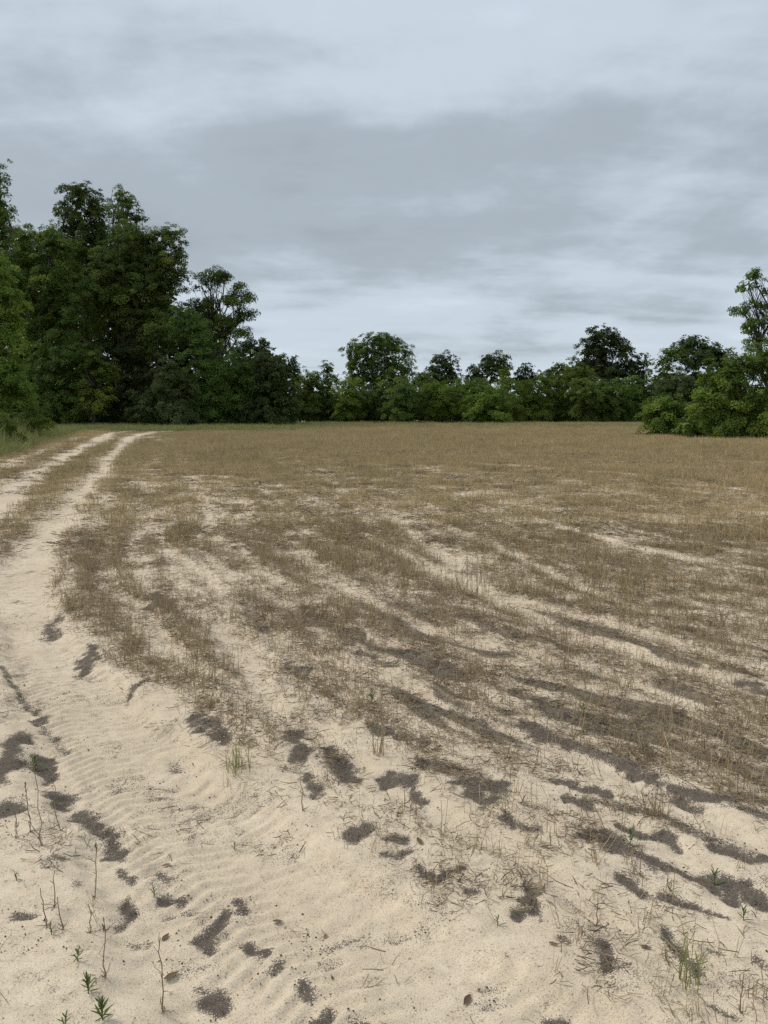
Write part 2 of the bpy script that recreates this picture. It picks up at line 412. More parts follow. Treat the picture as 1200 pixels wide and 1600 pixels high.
def stem_material(name, cols, rough=.85):
    m, T, b, o = bsdf_mat(name, rough, .15)
    tint = T.n('ShaderNodeAttribute', attribute_name='tint').outputs['Fac']
    rnd = T.n('ShaderNodeObjectInfo').outputs['Random']
    v = T.math('FRACT', T.math('ADD', tint, T.math('MULTIPLY', rnd, .65)))
    ramp = T.n('ShaderNodeValToRGB', ins={0: v}); cr = ramp.color_ramp
    cr.elements[0].color = tuple(cols[0]) + (1,); cr.elements[1].color = tuple(cols[-1]) + (1,)
    for i, c in enumerate(cols[1:-1]):
        e = cr.elements.new((i + 1) / (len(cols) - 1)); e.color = tuple(c) + (1,)
    T.link(ramp.outputs[0], b.inputs['Base Color'])
    return m


def bark_material(name, a, bcol):
    m, T, b, o = bsdf_mat(name, .95, .1)
    pos = T.n('ShaderNodeTexCoord').outputs['Object']
    mp = T.n('ShaderNodeMapping', ins={'Vector': pos, 'Scale': (1, 1, .22)}).outputs[0]
    n = T.noise(mp, 9, 5, .65)
    T.link(T.mix(T.remap(n, .3, .7), a, bcol), b.inputs['Base Color'])
    bp = T.n('ShaderNodeBump', ins={'Height': n, 'Strength': .8, 'Distance': .04}); T.link(bp.outputs[0], b.inputs['Normal'])
    return m


M = {}
M['ground'] = ground_material()
M['oak'] = leaf_material('oak_leaf', (.078, .128, .031), (.198, .278, .063), (.285, .335, .072), .42)
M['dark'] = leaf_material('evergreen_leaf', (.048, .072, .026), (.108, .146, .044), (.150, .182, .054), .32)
M['fresh'] = leaf_material('fresh_leaf', (.105, .158, .032), (.225, .305, .056), (.320, .360, .070), .42)
M['vine'] = leaf_material('vine_leaf', (.098, .155, .030), (.235, .325, .058), (.320, .375, .072), .42)
M['greyleaf'] = leaf_material('grey_green_leaf', (.078, .108, .038), (.160, .205, .070), (.205, .240, .082), .38)
M['bark'] = bark_material('bark', (.045, .038, .030), (.13, .115, .095))
M['palebark'] = bark_material('weathered_wood', (.20, .18, .155), (.34, .31, .27))
M['stem'] = stem_material('dry_stubble', [(.22, .162, .098), (.43, .325, .19), (.32, .24, .14), (.53, .41, .245), (.28, .22, .118)])
M['stem_field'] = stem_material('field_stubble', [(.29, .22, .118), (.52, .40, .212), (.40, .308, .162), (.62, .485, .268), (.36, .288, .14)])
M['rank'] = stem_material('rank_stubble', [(.19, .155, .075), (.34, .275, .14), (.24, .20, .085), (.42, .325, .175), (.21, .19, .075)])
M['litter'] = stem_material('straw_litter', [(.09, .066, .044), (.25, .185, .115), (.14, .104, .068), (.38, .29, .18), (.115, .086, .058)])
M['verge'] = stem_material('verge_grass', [(.16, .20, .058), (.29, .32, .105), (.20, .235, .068), (.44, .39, .19), (.24, .27, .085)], .7)
M['greengrass'] = stem_material('green_grass', [(.20, .21, .08), (.34, .31, .14), (.25, .25, .09), (.42, .36, .19), (.29, .28, .11)], .7)
M['weed'] = leaf_material('weed_leaf', (.085, .125, .040), (.155, .205, .065), (.21, .24, .085), .3)
M['stalk'] = stem_material('dead_stalk', [(.17, .125, .085), (.25, .19, .125), (.20, .15, .10), (.30, .235, .155)])
M['deadleaf'] = stem_material('dead_leaf', [(.10, .065, .042), (.19, .115, .07), (.14, .09, .058), (.24, .16, .10)])
M['specks'] = stem_material('dark_crumbs', [(.05, .039, .030), (.13, .103, .078), (.07, .055, .043), (.20, .16, .12)])


# ------------------------------------------------------------------ mesh building
class MB:
    def __init__(self): self.v = []; self.f = []; self.n = 0; self.t = []

    def add(self, V, F, tint=0.5):
        V = np.asarray(V, float).reshape(-1, 3); F = np.asarray(F, int)
        self.v.append(V); self.f.append(F + self.n); self.n += len(V)
        self.t.append(np.broadcast_to(np.asarray(tint, float), (len(V),)).copy())

    def tube(self, P, R, sides=5, tint=.5, cap=True):
        P = np.asarray(P, float); R = np.broadcast_to(np.asarray(R, float), (len(P),))
        d = np.gradient(P, axis=0); d /= np.linalg.norm(d, axis=1)[:, None] + 1e-9
        ref = np.array([0, 0, 1.]) if abs(d[0][2]) < .9 else np.array([1., 0, 0])
        V = []
        for i in range(len(P)):
            a = np.cross(d[i], ref); a /= np.linalg.norm(a) + 1e-9; b = np.cross(d[i], a)
            th = np.arange(sides) * 2 * math.pi / sides
            V.append(P[i] + R[i] * (np.cos(th)[:, None] * a + np.sin(th)[:, None] * b))
        F = []
        for i in range(len(P) - 1):
            for k in range(sides):
                k2 = (k + 1) % sides
                F.append((i * sides + k, i * sides + k2, (i + 1) * sides + k2, (i + 1) * sides + k))
        self.add(np.vstack(V), F, tint)

    def mesh(self, name, mat, smooth_shade=False):
        me = bpy.data.meshes.new(name)
        V = np.vstack(self.v); fs = self.f
        loops = np.concatenate([f.ravel() for f in fs]); sizes = np.concatenate([np.full(len(f), f.shape[1]) for f in fs])
        me.vertices.add(len(V)); me.vertices.foreach_set('co', V.astype(np.float32).ravel())
        me.loops.add(len(loops)); me.loops.foreach_set('vertex_index', loops.astype(np.int32))
        me.polygons.add(len(sizes))
        st = np.concatenate([[0], np.cumsum(sizes)[:-1]])
        me.polygons.foreach_set('loop_start', st.astype(np.int32))
        me.polygons.foreach_set('use_smooth', np.full(len(sizes), smooth_shade))
        at = me.attributes.new('tint', 'FLOAT', 'POINT'); at.data.foreach_set('value', np.concatenate(self.t).astype(np.float32))
        me.materials.append(mat); me.update(calc_edges=True)
        return me

    def build(self, name, mat, parent=None, smooth_shade=False, loc=None):
        o = bpy.data.objects.new(name, self.mesh(name, mat, smooth_shade)); COL.objects.link(o)
        if parent: o.parent = parent
        if loc is not None: o.location = loc
        return o


def empty(name, loc, rz=0.0):
    o = bpy.data.objects.new(name, None); COL.objects.link(o); o.location = tuple(float(c) for c in loc); o.rotation_euler = (0, 0, rz)
    o.empty_display_size = .2
    return o


# ------------------------------------------------------------------ ground: one sheet, split into field and sandy track
def build_ground():
    def axis_out(a, step, grow, end):
        out = [a]
        while out[-1] < end: out.append(out[-1] + step); step *= grow
        return out
    xf = np.arange(-2.6, 2.6001, .0175)
    xr = np.array(axis_out(2.6, .017, 1.034, 900.)[1:]); xs = np.concatenate([-xr[::-1], xf, xr])
    yf = np.arange(1.2, 4.8, .0165)
    yr = np.array(axis_out(4.8, .016, 1.017, 160.)); yr = np.concatenate([yr, axis_out(yr[-1] + 4, 6, 1.25, 1500.)])
    yb = 1.2 - np.array(axis_out(.02, .02, 1.12, 400.)); ys = np.concatenate([yb[::-1], yf, yr])
    X, Y = np.meshgrid(xs, ys); shp = X.shape
    x, y = X.ravel(), Y.ravel()
    m = masks(x, y); z = height(x, y, m)
    V = np.stack([x, y, z], 1).astype(np.float32)
    nx, ny = len(xs), len(ys)
    i = np.arange((ny - 1) * (nx - 1)); a = (i // (nx - 1)) * nx + i % (nx - 1)
    F = np.stack([a, a + 1, a + nx + 1, a + nx], 1)
    trk = np.maximum(m['rr'], m['rl'])
    ft = trk[F].mean(1) > .5
    ft &= (Y.ravel()[F[:, 0]] < 70)
    # normals of the whole sheet, shared by both pieces
    Z = z.reshape(shp); gy = np.gradient(Z, ys, axis=0); gx = np.gradient(Z, xs, axis=1)
    N = np.stack([-gx.ravel(), -gy.ravel(), np.ones(len(x))], 1); N /= np.linalg.norm(N, axis=1)[:, None]
    for name, sel, label in (('ground', ~ft, 'flat field of pale sand with straw litter and dark grit'), ('sand_track', ft, 'pale two-rut sand track curving off to the left')):
        FF = F[sel]; used, inv = np.unique(FF, return_inverse=True); inv = inv.reshape(-1, 4)
        me = bpy.data.meshes.new(name)
        me.vertices.add(len(used)); me.vertices.foreach_set('co', V[used].ravel())
        me.loops.add(inv.size); me.loops.foreach_set('vertex_index', inv.astype(np.int32).ravel())
        me.polygons.add(len(inv)); me.polygons.foreach_set('loop_start', (np.arange(len(inv)) * 4).astype(np.int32))
        me.polygons.foreach_set('use_smooth', np.ones(len(inv), bool))
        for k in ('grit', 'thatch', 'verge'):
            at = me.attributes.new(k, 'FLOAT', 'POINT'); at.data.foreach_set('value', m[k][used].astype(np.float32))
        me.materials.append(M['ground']); me.update(calc_edges=True)
        me.normals_split_custom_set_from_vertices(N[used].tolist())
        o = bpy.data.objects.new(name, me); COL.objects.link(o)
        tag(o, label, kind='structure')
    return


build_ground()


# ------------------------------------------------------------------ trees and shrubs
def leaf_cloud(mb, lobes, L, rng, cover=1.25, openf=0.0, droop=.15, clump=None, shape=.36, back=.45, spray=1.0):
    """lobes: (centre, radii). Many small leaf faces gathered in sprays near each lobe's surface."""
    Cs, Ns, Rc, Tn = [], [], [], []
    for c, r in lobes:
        rm = float(np.mean(r)); rc = clump or (.14 * rm + .20)
        n = int(cover * 4.0 * (rm / rc) ** 2 * (1 - openf)) + 4
        d = rng.normal(size=(n, 3)); d /= np.linalg.norm(d, axis=1)[:, None]
        keep = (d[:, 1] < .25) | (rng.random(n) < back)
        d = d[keep]; n = len(d)
        rad = np.where(rng.random(n) < .72, rng.uniform(.74, 1.0, n), rng.uniform(.3, .78, n))
        wob = 1 + .30 * np.sin(d[:, 0] * 5 + c[0]) * np.cos(d[:, 2] * 4.3 + c[2]) + rng.normal(0, .07, n)
        stick = rng.random(n) < .16
        rad = np.where(stick, rad * rng.uniform(1.08, 1.32, n), rad)
        Cs.append(np.asarray(c) + d * np.asarray(r) * (rad * wob)[:, None]); Ns.append(d)
        Rc.append(rc * rng.uniform(.6, 1.25, n) * np.where(stick, .6, 1))
        Tn.append(np.clip(.44 + rng.normal(0, .16) + rng.normal(0, .19, n), 0, 1))
    for c, r in lobes:
        nc = 70; d = rng.normal(size=(nc, 3)); d /= np.linalg.norm(d, axis=1)[:, None]
        P = np.asarray(c) + d * np.asarray(r) * (rng.uniform(0, .66, nc))[:, None]
        a = rng.normal(size=(nc, 3)); a /= np.linalg.norm(a, axis=1)[:, None]; b = np.cross(a, d); b /= np.linalg.norm(b, axis=1)[:, None] + 1e-9
        q = float(np.mean(r)) * .17 * (1 - .55 * openf * 2); V = np.stack([P - a * q, P + b * q * .5, P + a * q, P - b * q * .5], 1).reshape(-1, 3)
        if openf < .2: mb.add(V, np.arange(nc * 4).reshape(-1, 4), .3)
    C = np.vstack(Cs); N = np.vstack(Ns); R = np.concatenate(Rc); Tn = np.concatenate(Tn)
    cnt = np.maximum(6, (spray * 1.15 * math.pi * R ** 2 / (shape * L * L)).astype(int))
    idx = np.repeat(np.arange(len(C)), cnt); n = len(idx)
    off = rng.normal(size=(n, 3)); off /= np.linalg.norm(off, axis=1)[:, None]; off *= (rng.random(n) ** .45)[:, None]
    # spray: disc tipped outwards, drooping at its rim
    out = N[idx]; up = np.array([0, 0, 1.])
    ax = out * .55 + up * .75; ax /= np.linalg.norm(ax, axis=1)[:, None]
    h = (off * ax).sum(1)[:, None]; off = off - ax * h * .5
    P = C[idx] + off * R[idx][:, None] * 1.08
    P[:, 2] -= droop * (off ** 2).sum(1) * R[idx]
    nr = ax * 1.0 + out * .35 + rng.normal(size=(n, 3)) * .42; nr /= np.linalg.norm(nr, axis=1)[:, None]
    tdir = rng.normal(size=(n, 3)) * .6 + off * .9; tdir -= nr * (tdir * nr).sum(1)[:, None]; tdir /= np.linalg.norm(tdir, axis=1)[:, None] + 1e-9
    bdir = np.cross(nr, tdir)
    ln = L * rng.uniform(.65, 1.3, n)[:, None]; wd = ln * shape * rng.uniform(.75, 1.2, n)[:, None]
    fold = nr * ln * .10
    V = np.stack([P - tdir * ln * .5, P + bdir * wd + fold, P + tdir * ln * .5, P - bdir * wd + fold], 1).reshape(-1, 3)
    F = np.arange(n * 4).reshape(-1, 4)
    tt = np.clip(Tn[idx] + rng.normal(0, .16, n), 0, 1)
    mb.add(V, F, np.repeat(tt, 4))
    return C


def limb(mb, a, b, r0, r1, rng, seg=5, wob=.07, sides=6, sag=0.0):
    a, b = np.asarray(a, float), np.asarray(b, float); L = np.linalg.norm(b - a)
    t = np.linspace(0, 1, seg + 1)[:, None]
    P = a + (b - a) * t; P[1:-1] += rng.normal(size=(seg - 1, 3)) * L * wob
    P[:, 2] += (4 * t * (1 - t))[:, 0] * L * sag
    mb.tube(P, np.linspace(r0, r1, seg + 1), sides)
    return P


SEED = [100]


def tree(name, label, cat, base_px, dep, lobes, mat, L, group=None, trunk_r=None, cover=1.4, openf=0.0, bark='bark', depth_k=1.0, twigs=3, droop=.15, clump=None, base_z=None, spray=1.0, back=.42):
    """lobes: (photo x, photo y, half width px, half height px[, metres nearer/farther]) seen at distance dep"""
    SEED[0] += 1; rng = np.random.default_rng(SEED[0])
    bx = W(base_px, 700, dep)[0]; bz = float(height_at(bx, dep)[0])
    base = np.array([bx, dep, bz]); k = dep / FPX
    LB = []
    for l in lobes:
        px, py, rx, ry = l[:4]; dz = l[4] if len(l) > 4 else rng.uniform(-.35, .35) * rx * k
        c = W(px, py, dep) ; c[1] += dz
        LB.append((c - base, (rx * k, max(rx, ry) * .5 * (1 + depth_k) * k * .85, ry * k)))
    top = max(c[2] + r[2] for c, r in LB)
    root = empty(name, base); tag(root, label, cat, group)
    L = L * .88
    cm = MB(); C = leaf_cloud(cm, LB, L, rng, cover, openf, droop, clump, spray=spray, back=back)
    cm.build('crown', M[mat], root)
    tm = MB(); tr = trunk_r or max(.05, top * .020)
    low = min(LB, key=lambda q: q[0][2])[0]; cen = np.mean([c for c, r in LB], 0)
    fork = np.array([cen[0] * .35, cen[1] * .4, max(.25 * top, min(cen[2] * .62, top * .5))])
    P = limb(tm, (0, 0, -.15), fork, tr, tr * .68, rng, 6, .018, 8)
    tm.tube([(0, 0, -.2), (0, 0, .05), (0, 0, .35)], [tr * 1.7, tr * 1.35, tr], 8)
    LM = []
    for c, r in LB:
        s = P[rng.integers(3, len(P))] if c[2] > fork[2] * .7 else P[rng.integers(1, 4)]
        lm = MB() if openf > .15 else tm
        if lm is not tm: LM.append(lm)
        Q = limb(lm, s, c, tr * .48, tr * .14, rng, 5, .06, 5, .05)
        near = C[np.argsort(((C - c) ** 2).sum(1))[:40]]
        for q in near[rng.permutation(len(near))[:twigs * 2]]:
            limb(lm, Q[rng.integers(2, len(Q))], q, tr * .13, tr * .03, rng, 3, .06, 4)
    tk = tm.build('trunk', M[bark], root, True)
    for lm in LM: lm.build('limb', M[bark], tk, True)
    return root


G_W = 'trees of the left woods'
LEFT = [
    ('oak_tree', 'very tall thin-topped tree cut by the left edge of the picture', 'tree', -14, 62,
     [(-8, 285, 17, 32), (4, 322, 20, 24), (-12, 350, 30, 30), (8, 372, 22, 18), (-20, 420, 42, 45), (5, 440, 30, 40)], 'oak', .17, dict(openf=.05)),
    ('oak_tree', 'tall oak with broad round top, highest crown beside the narrow top', 'tree', 140, 82,
     [(128, 305, 30, 18), (104, 326, 20, 12), (150, 325, 24, 26), (125, 345, 34, 24), (152, 368, 28, 26), (120, 400, 50, 40), (165, 430, 45, 50), (100, 375, 22, 16)], 'oak', .19, {}),
    ('oak_tree', 'tall oak with narrow ragged top just right of the highest round crown', 'tree', 196, 80,
     [(190, 304, 14, 13), (204, 318, 13, 9), (196, 334, 24, 14), (214, 340, 14, 8), (190, 358, 22, 20), (192, 400, 36, 36)], 'oak', .18, dict(openf=.1)),
    ('oak_tree', 'massive dark oak whose top limb reaches out to the right over the gap', 'tree', 205, 76,
     [(205, 378, 42, 34), (240, 372, 26, 18), (268, 368, 22, 15), (282, 392, 15, 15), (262, 408, 30, 22), (284, 430, 13, 10), (228, 425, 48, 40), (172, 430, 44, 48), (215, 478, 56, 40), (150, 480, 44, 46), (258, 452, 28, 22), (232, 520, 46, 34), (262, 490, 26, 20)], 'oak', .19, dict(cover=1.5)),
    ('oak_tree', 'broad dark tree left of the tall oaks, its uneven top against the sky', 'tree', 66, 73,
     [(38, 372, 26, 20), (72, 366, 20, 16), (92, 388, 26, 20), (30, 412, 40, 36), (80, 430, 46, 40), (115, 470, 42, 42), (55, 480, 50, 48), (98, 524, 46, 36), (40, 540, 40, 40)], 'oak', .18, dict(cover=1.5)),
    ('oak_tree', 'airy tree with layered open branches, rightmost of the tall left trees', 'tree', 328, 79,
     [(332, 428, 26, 10), (316, 446, 18, 13), (352, 434, 14, 8), (376, 446, 12, 8), (386, 462, 9, 8), (362, 470, 26, 9), (326, 474, 22, 14), (384, 492, 16, 8), (352, 500, 30, 10), (376, 520, 20, 9), (345, 524, 22, 10), (312, 500, 26, 22), (330, 540, 24, 16)], 'oak', .18, dict(openf=.22, twigs=5, clump=.62, droop=.05)),
]
for nm, lb, ct, bpx, dp, lo, mt, L, kw in LEFT: tree(nm, lb, ct, bpx, dp, lo, mt, L, G_W, **kw)

LOWL = [
    ('young_tree', 'yellow-green leafy tree hanging in at the left edge, nearest of the left woods', 'tree', -40, 41,
     [(-12, 420, 34, 36), (10, 468, 30, 38), (-14, 500, 44, 40), (18, 530, 26, 34), (4, 575, 36, 34), (28, 596, 34, 22), (10, 624, 44, 22), (-25, 600, 40, 44)], 'fresh', .13, {}),
    ('shrub', 'dark leafy shrub under the broad tree, left of the black gap', 'shrub', 92, 70,
     [(78, 570, 40, 36), (110, 560, 42, 34), (70, 622, 42, 36), (112, 618, 36, 36)], 'oak', .17, {}),
    ('shrub', 'yellow-green lit shrub standing out in the middle of the left woods', 'shrub', 148, 69,
     [(142, 556, 22, 18), (160, 578, 22, 18), (135, 590, 24, 22), (150, 620, 26, 26)], 'fresh', .16, {}),
    ('shrub', 'dark undergrowth shrub filling the gap under the massive oak', 'shrub', 195, 73,
     [(185, 560, 40, 34), (205, 610, 40, 36), (175, 635, 36, 30), (225, 585, 30, 34)], 'dark', .18, {}),
    ('shrub', 'shrub with bright leaves under the massive oak, above the grey-green shrub', 'shrub', 250, 72,
     [(248, 520, 24, 18), (270, 540, 26, 20), (235, 545, 24, 18)], 'oak', .17, {}),
    ('shrub', 'soft rounded grey-green shrub at the field edge below the massive oak', 'shrub', 268, 69,
     [(262, 590, 32, 30), (285, 610, 28, 32), (250, 630, 38, 32), (282, 645, 36, 22), (225, 640, 28, 26)], 'greyleaf', .15, dict(droop=.3)),
    ('shrub', 'tall leafy shrub below the airy tree at the field edge', 'shrub', 322, 71,
     [(292, 505, 26, 24), (310, 520, 30, 28), (318, 560, 34, 32), (345, 580, 32, 30), (325, 615, 40, 34), (350, 640, 36, 28), (310, 645, 30, 24)], 'oak', .17, {}),
    ('shrub', 'mid green shrub left of the dark rounded shrub that ends the left woods', 'shrub', 378, 72,
     [(372, 582, 26, 26), (390, 600, 26, 28), (372, 630, 30, 36), (395, 645, 26, 22)], 'oak', .17, {}),
    ('shrub', 'dark rounded shrub at the right end of the left woods, sweeping down to the field', 'shrub', 428, 71,
     [(412, 572, 26, 24), (432, 590, 28, 26), (418, 615, 36, 34), (443, 622, 24, 32), (430, 648, 36, 22), (446, 650, 18, 20), (400, 645, 30, 24)], 'dark', .17, dict(cover=1.6, droop=.35)),
]
for nm, lb, ct, bpx, dp, lo, mt, L, kw in LOWL: tree(nm, lb, ct, bpx, dp, lo, mt, L, G_W, **kw)

G_F = 'trees along the far field edge'
FAR = [
    ('evergreen_tree', 'dark evergreen rising behind the shrubs, right of the airy tree', 'tree', 385, 104, [(372, 548, 18, 14), (390, 540, 20, 12), (388, 565, 30, 18)], 'dark', .30, {}),
    ('evergreen_tree', 'pointed dark evergreen, taller of the two above the shrub that ends the left woods', 'tree', 414, 104, [(411, 534, 7, 8), (413, 548, 13, 12), (418, 566, 18, 16)], 'dark', .28, {}),
    ('evergreen_tree', 'small dark evergreen between the two pointed evergreens', 'tree', 440, 106, [(438, 562, 11, 10), (440, 578, 14, 14)], 'dark', .28, {}),
    ('evergreen_tree', 'small cone-shaped dark evergreen standing alone above the hedge, by the left woods', 'tree', 460, 104, [(460, 564, 5, 7), (460, 574, 10, 9), (460, 590, 13, 14)], 'dark', .26, {}),
    ('oak_tree', 'round green oak standing tall over the centre of the hedge', 'tree', 592, 106,
     [(562, 545, 26, 14), (590, 532, 26, 12), (612, 540, 26, 14), (634, 552, 14, 14), (552, 566, 16, 14), (580, 562, 34, 22), (614, 570, 30, 22), (552, 590, 18, 12), (575, 592, 32, 18), (612, 596, 30, 16), (633, 580, 14, 12)], 'oak', .24, dict(cover=1.5)),
    ('oak_tree', 'compact dark tree, first right of the round green oak', 'tree', 688, 116, [(694, 564, 22, 14), (680, 578, 18, 14), (704, 582, 16, 16), (690, 596, 30, 14)], 'dark', .30, {}),
    ('oak_tree', 'dark round-topped tree in the middle of three behind the viney mounds', 'tree', 766, 116, [(772, 562, 24, 12), (786, 574, 14, 12), (745, 580, 16, 14), (765, 584, 28, 18), (738, 594, 14, 12)], 'dark', .30, {}),
    ('shrub', 'small lighter green tree between two dark trees behind the viney mounds', 'tree', 788, 108, [(789, 582, 10, 10), (790, 598, 13, 14)], 'fresh', .26, {}),
    ('oak_tree', 'low dark tree left of the sloping green tree', 'tree', 822, 116, [(822, 576, 14, 9), (812, 588, 14, 10), (832, 590, 14, 12), (820, 600, 22, 10)], 'dark', .30, {}),
    ('oak_tree', 'green tree whose crown slopes up to the tallest right-hand tree', 'tree', 878, 112, [(880, 578, 22, 12), (860, 590, 22, 14), (893, 596, 22, 18)], 'oak', .28, {}),
    ('oak_tree', 'tallest dark tree on the right, domed over the far field edge', 'tree', 950, 110,
     [(934, 524, 24, 15), (958, 528, 22, 14), (918, 544, 20, 16), (945, 548, 32, 22), (972, 548, 18, 16), (912, 566, 16, 14), (940, 578, 34, 20), (984, 572, 24, 20), (1000, 582, 16, 16), (962, 590, 34, 18)], 'dark', .27, dict(cover=1.5)),
    ('young_tree', 'thin sparse treetop between the two large dark trees', 'tree', 1006, 112, [(1006, 556, 8, 5), (1010, 566, 9, 6)], 'oak', .26, dict(openf=.3)),
    ('oak_tree', 'wide dark tree behind the right-hand bushes', 'tree', 1090, 106,
     [(1082, 536, 22, 12), (1100, 545, 24, 14), (1064, 548, 22, 14), (1120, 556, 26, 16), (1085, 566, 36, 20), (1130, 576, 24, 18), (1092, 592, 40, 16)], 'dark', .27, dict(cover=1.5)),
    ('oak_tree', 'mid green tree on the left flank of the wide dark tree', 'tree', 1040, 103, [(1046, 552, 18, 12), (1034, 566, 16, 14), (1042, 588, 24, 18)], 'oak', .26, {}),
]
for nm, lb, ct, bpx, dp, lo, mt, L, kw in FAR: tree(nm, lb, ct, bpx, dp, lo, mt, L, G_F, **kw)

G_H = 'shrubs of the hedge across the far field edge'
HEDGE = [
    ('green shrub in the corner right of the left woods', 482, 95, [(480, 606, 20, 20), (488, 632, 22, 26), (470, 640, 18, 22)], 'oak', .22),
    ('shrub with a thin leading shoot, second along the hedge from the left woods', 512, 96, [(511, 582, 8, 10), (512, 604, 17, 16), (515, 634, 24, 26)], 'oak', .22),
    ('fresh green shrub left of the round oak, leaning forward at the field edge', 550, 92, [(545, 616, 22, 18), (560, 634, 22, 20), (540, 645, 20, 16)], 'fresh', .20),
    ('dark shrub right below the round green oak', 590, 94, [(588, 622, 26, 16), (592, 642, 26, 18)], 'dark', .22),
    ('dense rounded dark green shrub at the field edge, right of the round oak trunk', 626, 90, [(622, 618, 24, 18), (634, 634, 24, 18), (622, 648, 26, 14)], 'oak', .20),
    ('upright shrub right of the pale dead snag', 662, 97, [(658, 600, 18, 14), (664, 622, 22, 20), (656, 640, 20, 18)], 'oak', .22),
    ('pale viney mound left of the large dark mound', 692, 92, [(690, 618, 30, 14), (700, 636, 28, 16), (680, 644, 24, 14)], 'vine', .20),
    ('viney mound behind the large dark mound', 738, 96, [(735, 610, 30, 12), (748, 626, 30, 16)], 'vine', .20),
    ('large domed viney mound with dark foot, centre right of the hedge', 768, 88, [(758, 630, 24, 16), (782, 632, 24, 16), (768, 648, 36, 17), (745, 650, 20, 14)], 'vine', .19),
    ('sprawling bright viney mound right of the large domed mound', 825, 92, [(815, 612, 26, 12), (835, 626, 28, 16), (818, 642, 28, 18), (845, 648, 22, 14)], 'vine', .20),
    ('leafy small tree between the sprawling mound and the broad bush', 868, 94, [(866, 604, 20, 16), (872, 630, 22, 22), (862, 648, 20, 14)], 'vine', .21),
    ('light green tall bush below the sloping green tree', 905, 96, [(900, 588, 22, 15), (915, 596, 20, 14), (902, 612, 28, 18)], 'fresh', .22),
    ('broad dark green bush at the field edge below the tallest right-hand tree', 940, 90, [(918, 622, 24, 20), (944, 618, 24, 18), (962, 636, 26, 20), (930, 645, 30, 18), (955, 650, 28, 14)], 'oak', .20),
    ('green bush just left of the small round bush of the right-hand bushes', 1000, 92, [(990, 612, 22, 16), (1008, 622, 22, 20), (990, 642, 26, 20)], 'oak', .21),
    ('grey-green bush behind the small round bush on the right', 1045, 90, [(1036, 612, 22, 16), (1060, 612, 24, 18), (1080, 620, 24, 20)], 'greyleaf', .21),
]
for lb, bpx, dp, lo, mt, L in HEDGE: tree('shrub', lb, 'shrub', bpx, dp, [(a, b - 6, c * 1.22, d * 1.22) for a, b, c, d in lo], mt, L, G_H, trunk_r=.07)

G_R = 'bushes at the right edge'
tree('shrub', 'small round light green bush in front of the right-hand thicket', 'shrub', 1042, 46, [(1038, 634, 32, 20), (1020, 652, 26, 22), (1054, 652, 30, 26), (1036, 664, 40, 22), (1068, 662, 26, 24)], 'fresh', .125, G_R, trunk_r=.05)
tree('shrub', 'big bright bush rising to the right edge of the picture', 'shrub', 1165, 42,
     [(1178, 562, 36, 24), (1140, 582, 32, 24), (1212, 566, 40, 36), (1112, 606, 30, 26), (1158, 606, 46, 34), (1200, 624, 48, 36), (1104, 642, 32, 30), (1146, 650, 46, 32), (1192, 662, 48, 28), (1120, 668, 40, 22)], 'fresh', .12, G_R, trunk_r=.10, cover=1.3)
tree('oak_tree', 'thin airy tree rising above the big bright bush, cut by the right edge', 'tree', 1205, 55,
     [(1180, 428, 14, 9), (1166, 446, 14, 8), (1192, 446, 14, 12), (1154, 484, 13, 7), (1178, 478, 18, 12), (1168, 508, 20, 10), (1196, 505, 22, 18), (1178, 534, 20, 14), (1204, 545, 26, 22), (1215, 470, 18, 22)], 'oak', .13, G_R, openf=.50, twigs=6, clump=.34, droop=.05)

tree('weedy_shrub', 'tall pale weedy shrub on the verge at the left edge beside the track', 'shrub', 8, 33, [(0, 668, 26, 22), (18, 676, 24, 20), (-8, 690, 26, 18)], 'fresh', .085, 'weedy shrubs on the left verge', trunk_r=.03, droop=.05, openf=.3, clump=.22)
tree('weedy_shrub', 'low pale weedy shrub on the verge, in front of the yellow-green tree', 'shrub', 58, 40, [(52, 656, 20, 14), (70, 662, 16, 12), (46, 668, 20, 10)], 'fresh', .095, 'weedy shrubs on the left verge', trunk_r=.03, droop=.05, openf=.3, clump=.24)
# bare dead snag beside the round oak
SEED[0] += 1; rng = np.random.default_rng(5)
b0 = W(646, 700, 104); sn = empty('dead_tree', (b0[0], 104, 0)); tag(sn, 'thin bare dead snag standing just right of the round green oak', 'tree')
mb = MB(); P = limb(mb, (0, 0, -.2), W(645, 545, 104) - [b0[0], 104, 0], .16, .03, rng, 8, .012, 6)
mb.build('trunk', M['palebark'], sn, True)
for i in range(9):
    bm_ = MB(); s = P[rng.integers(3, 8)]; a = rng.uniform(0, 6.28)
    Q = limb(bm_, s, s + np.array([math.cos(a) * 1.1, math.sin(a) * 1.1, rng.uniform(.3, 1.1)]), .045, .012, rng, 4, .08, 4)
    limb(bm_, Q[2], Q[2] + rng.normal(size=3) * .5 + [0, 0, .3], .022, .008, rng, 2, .05, 4)
    bm_.build('branch', M['palebark'], sn, True)

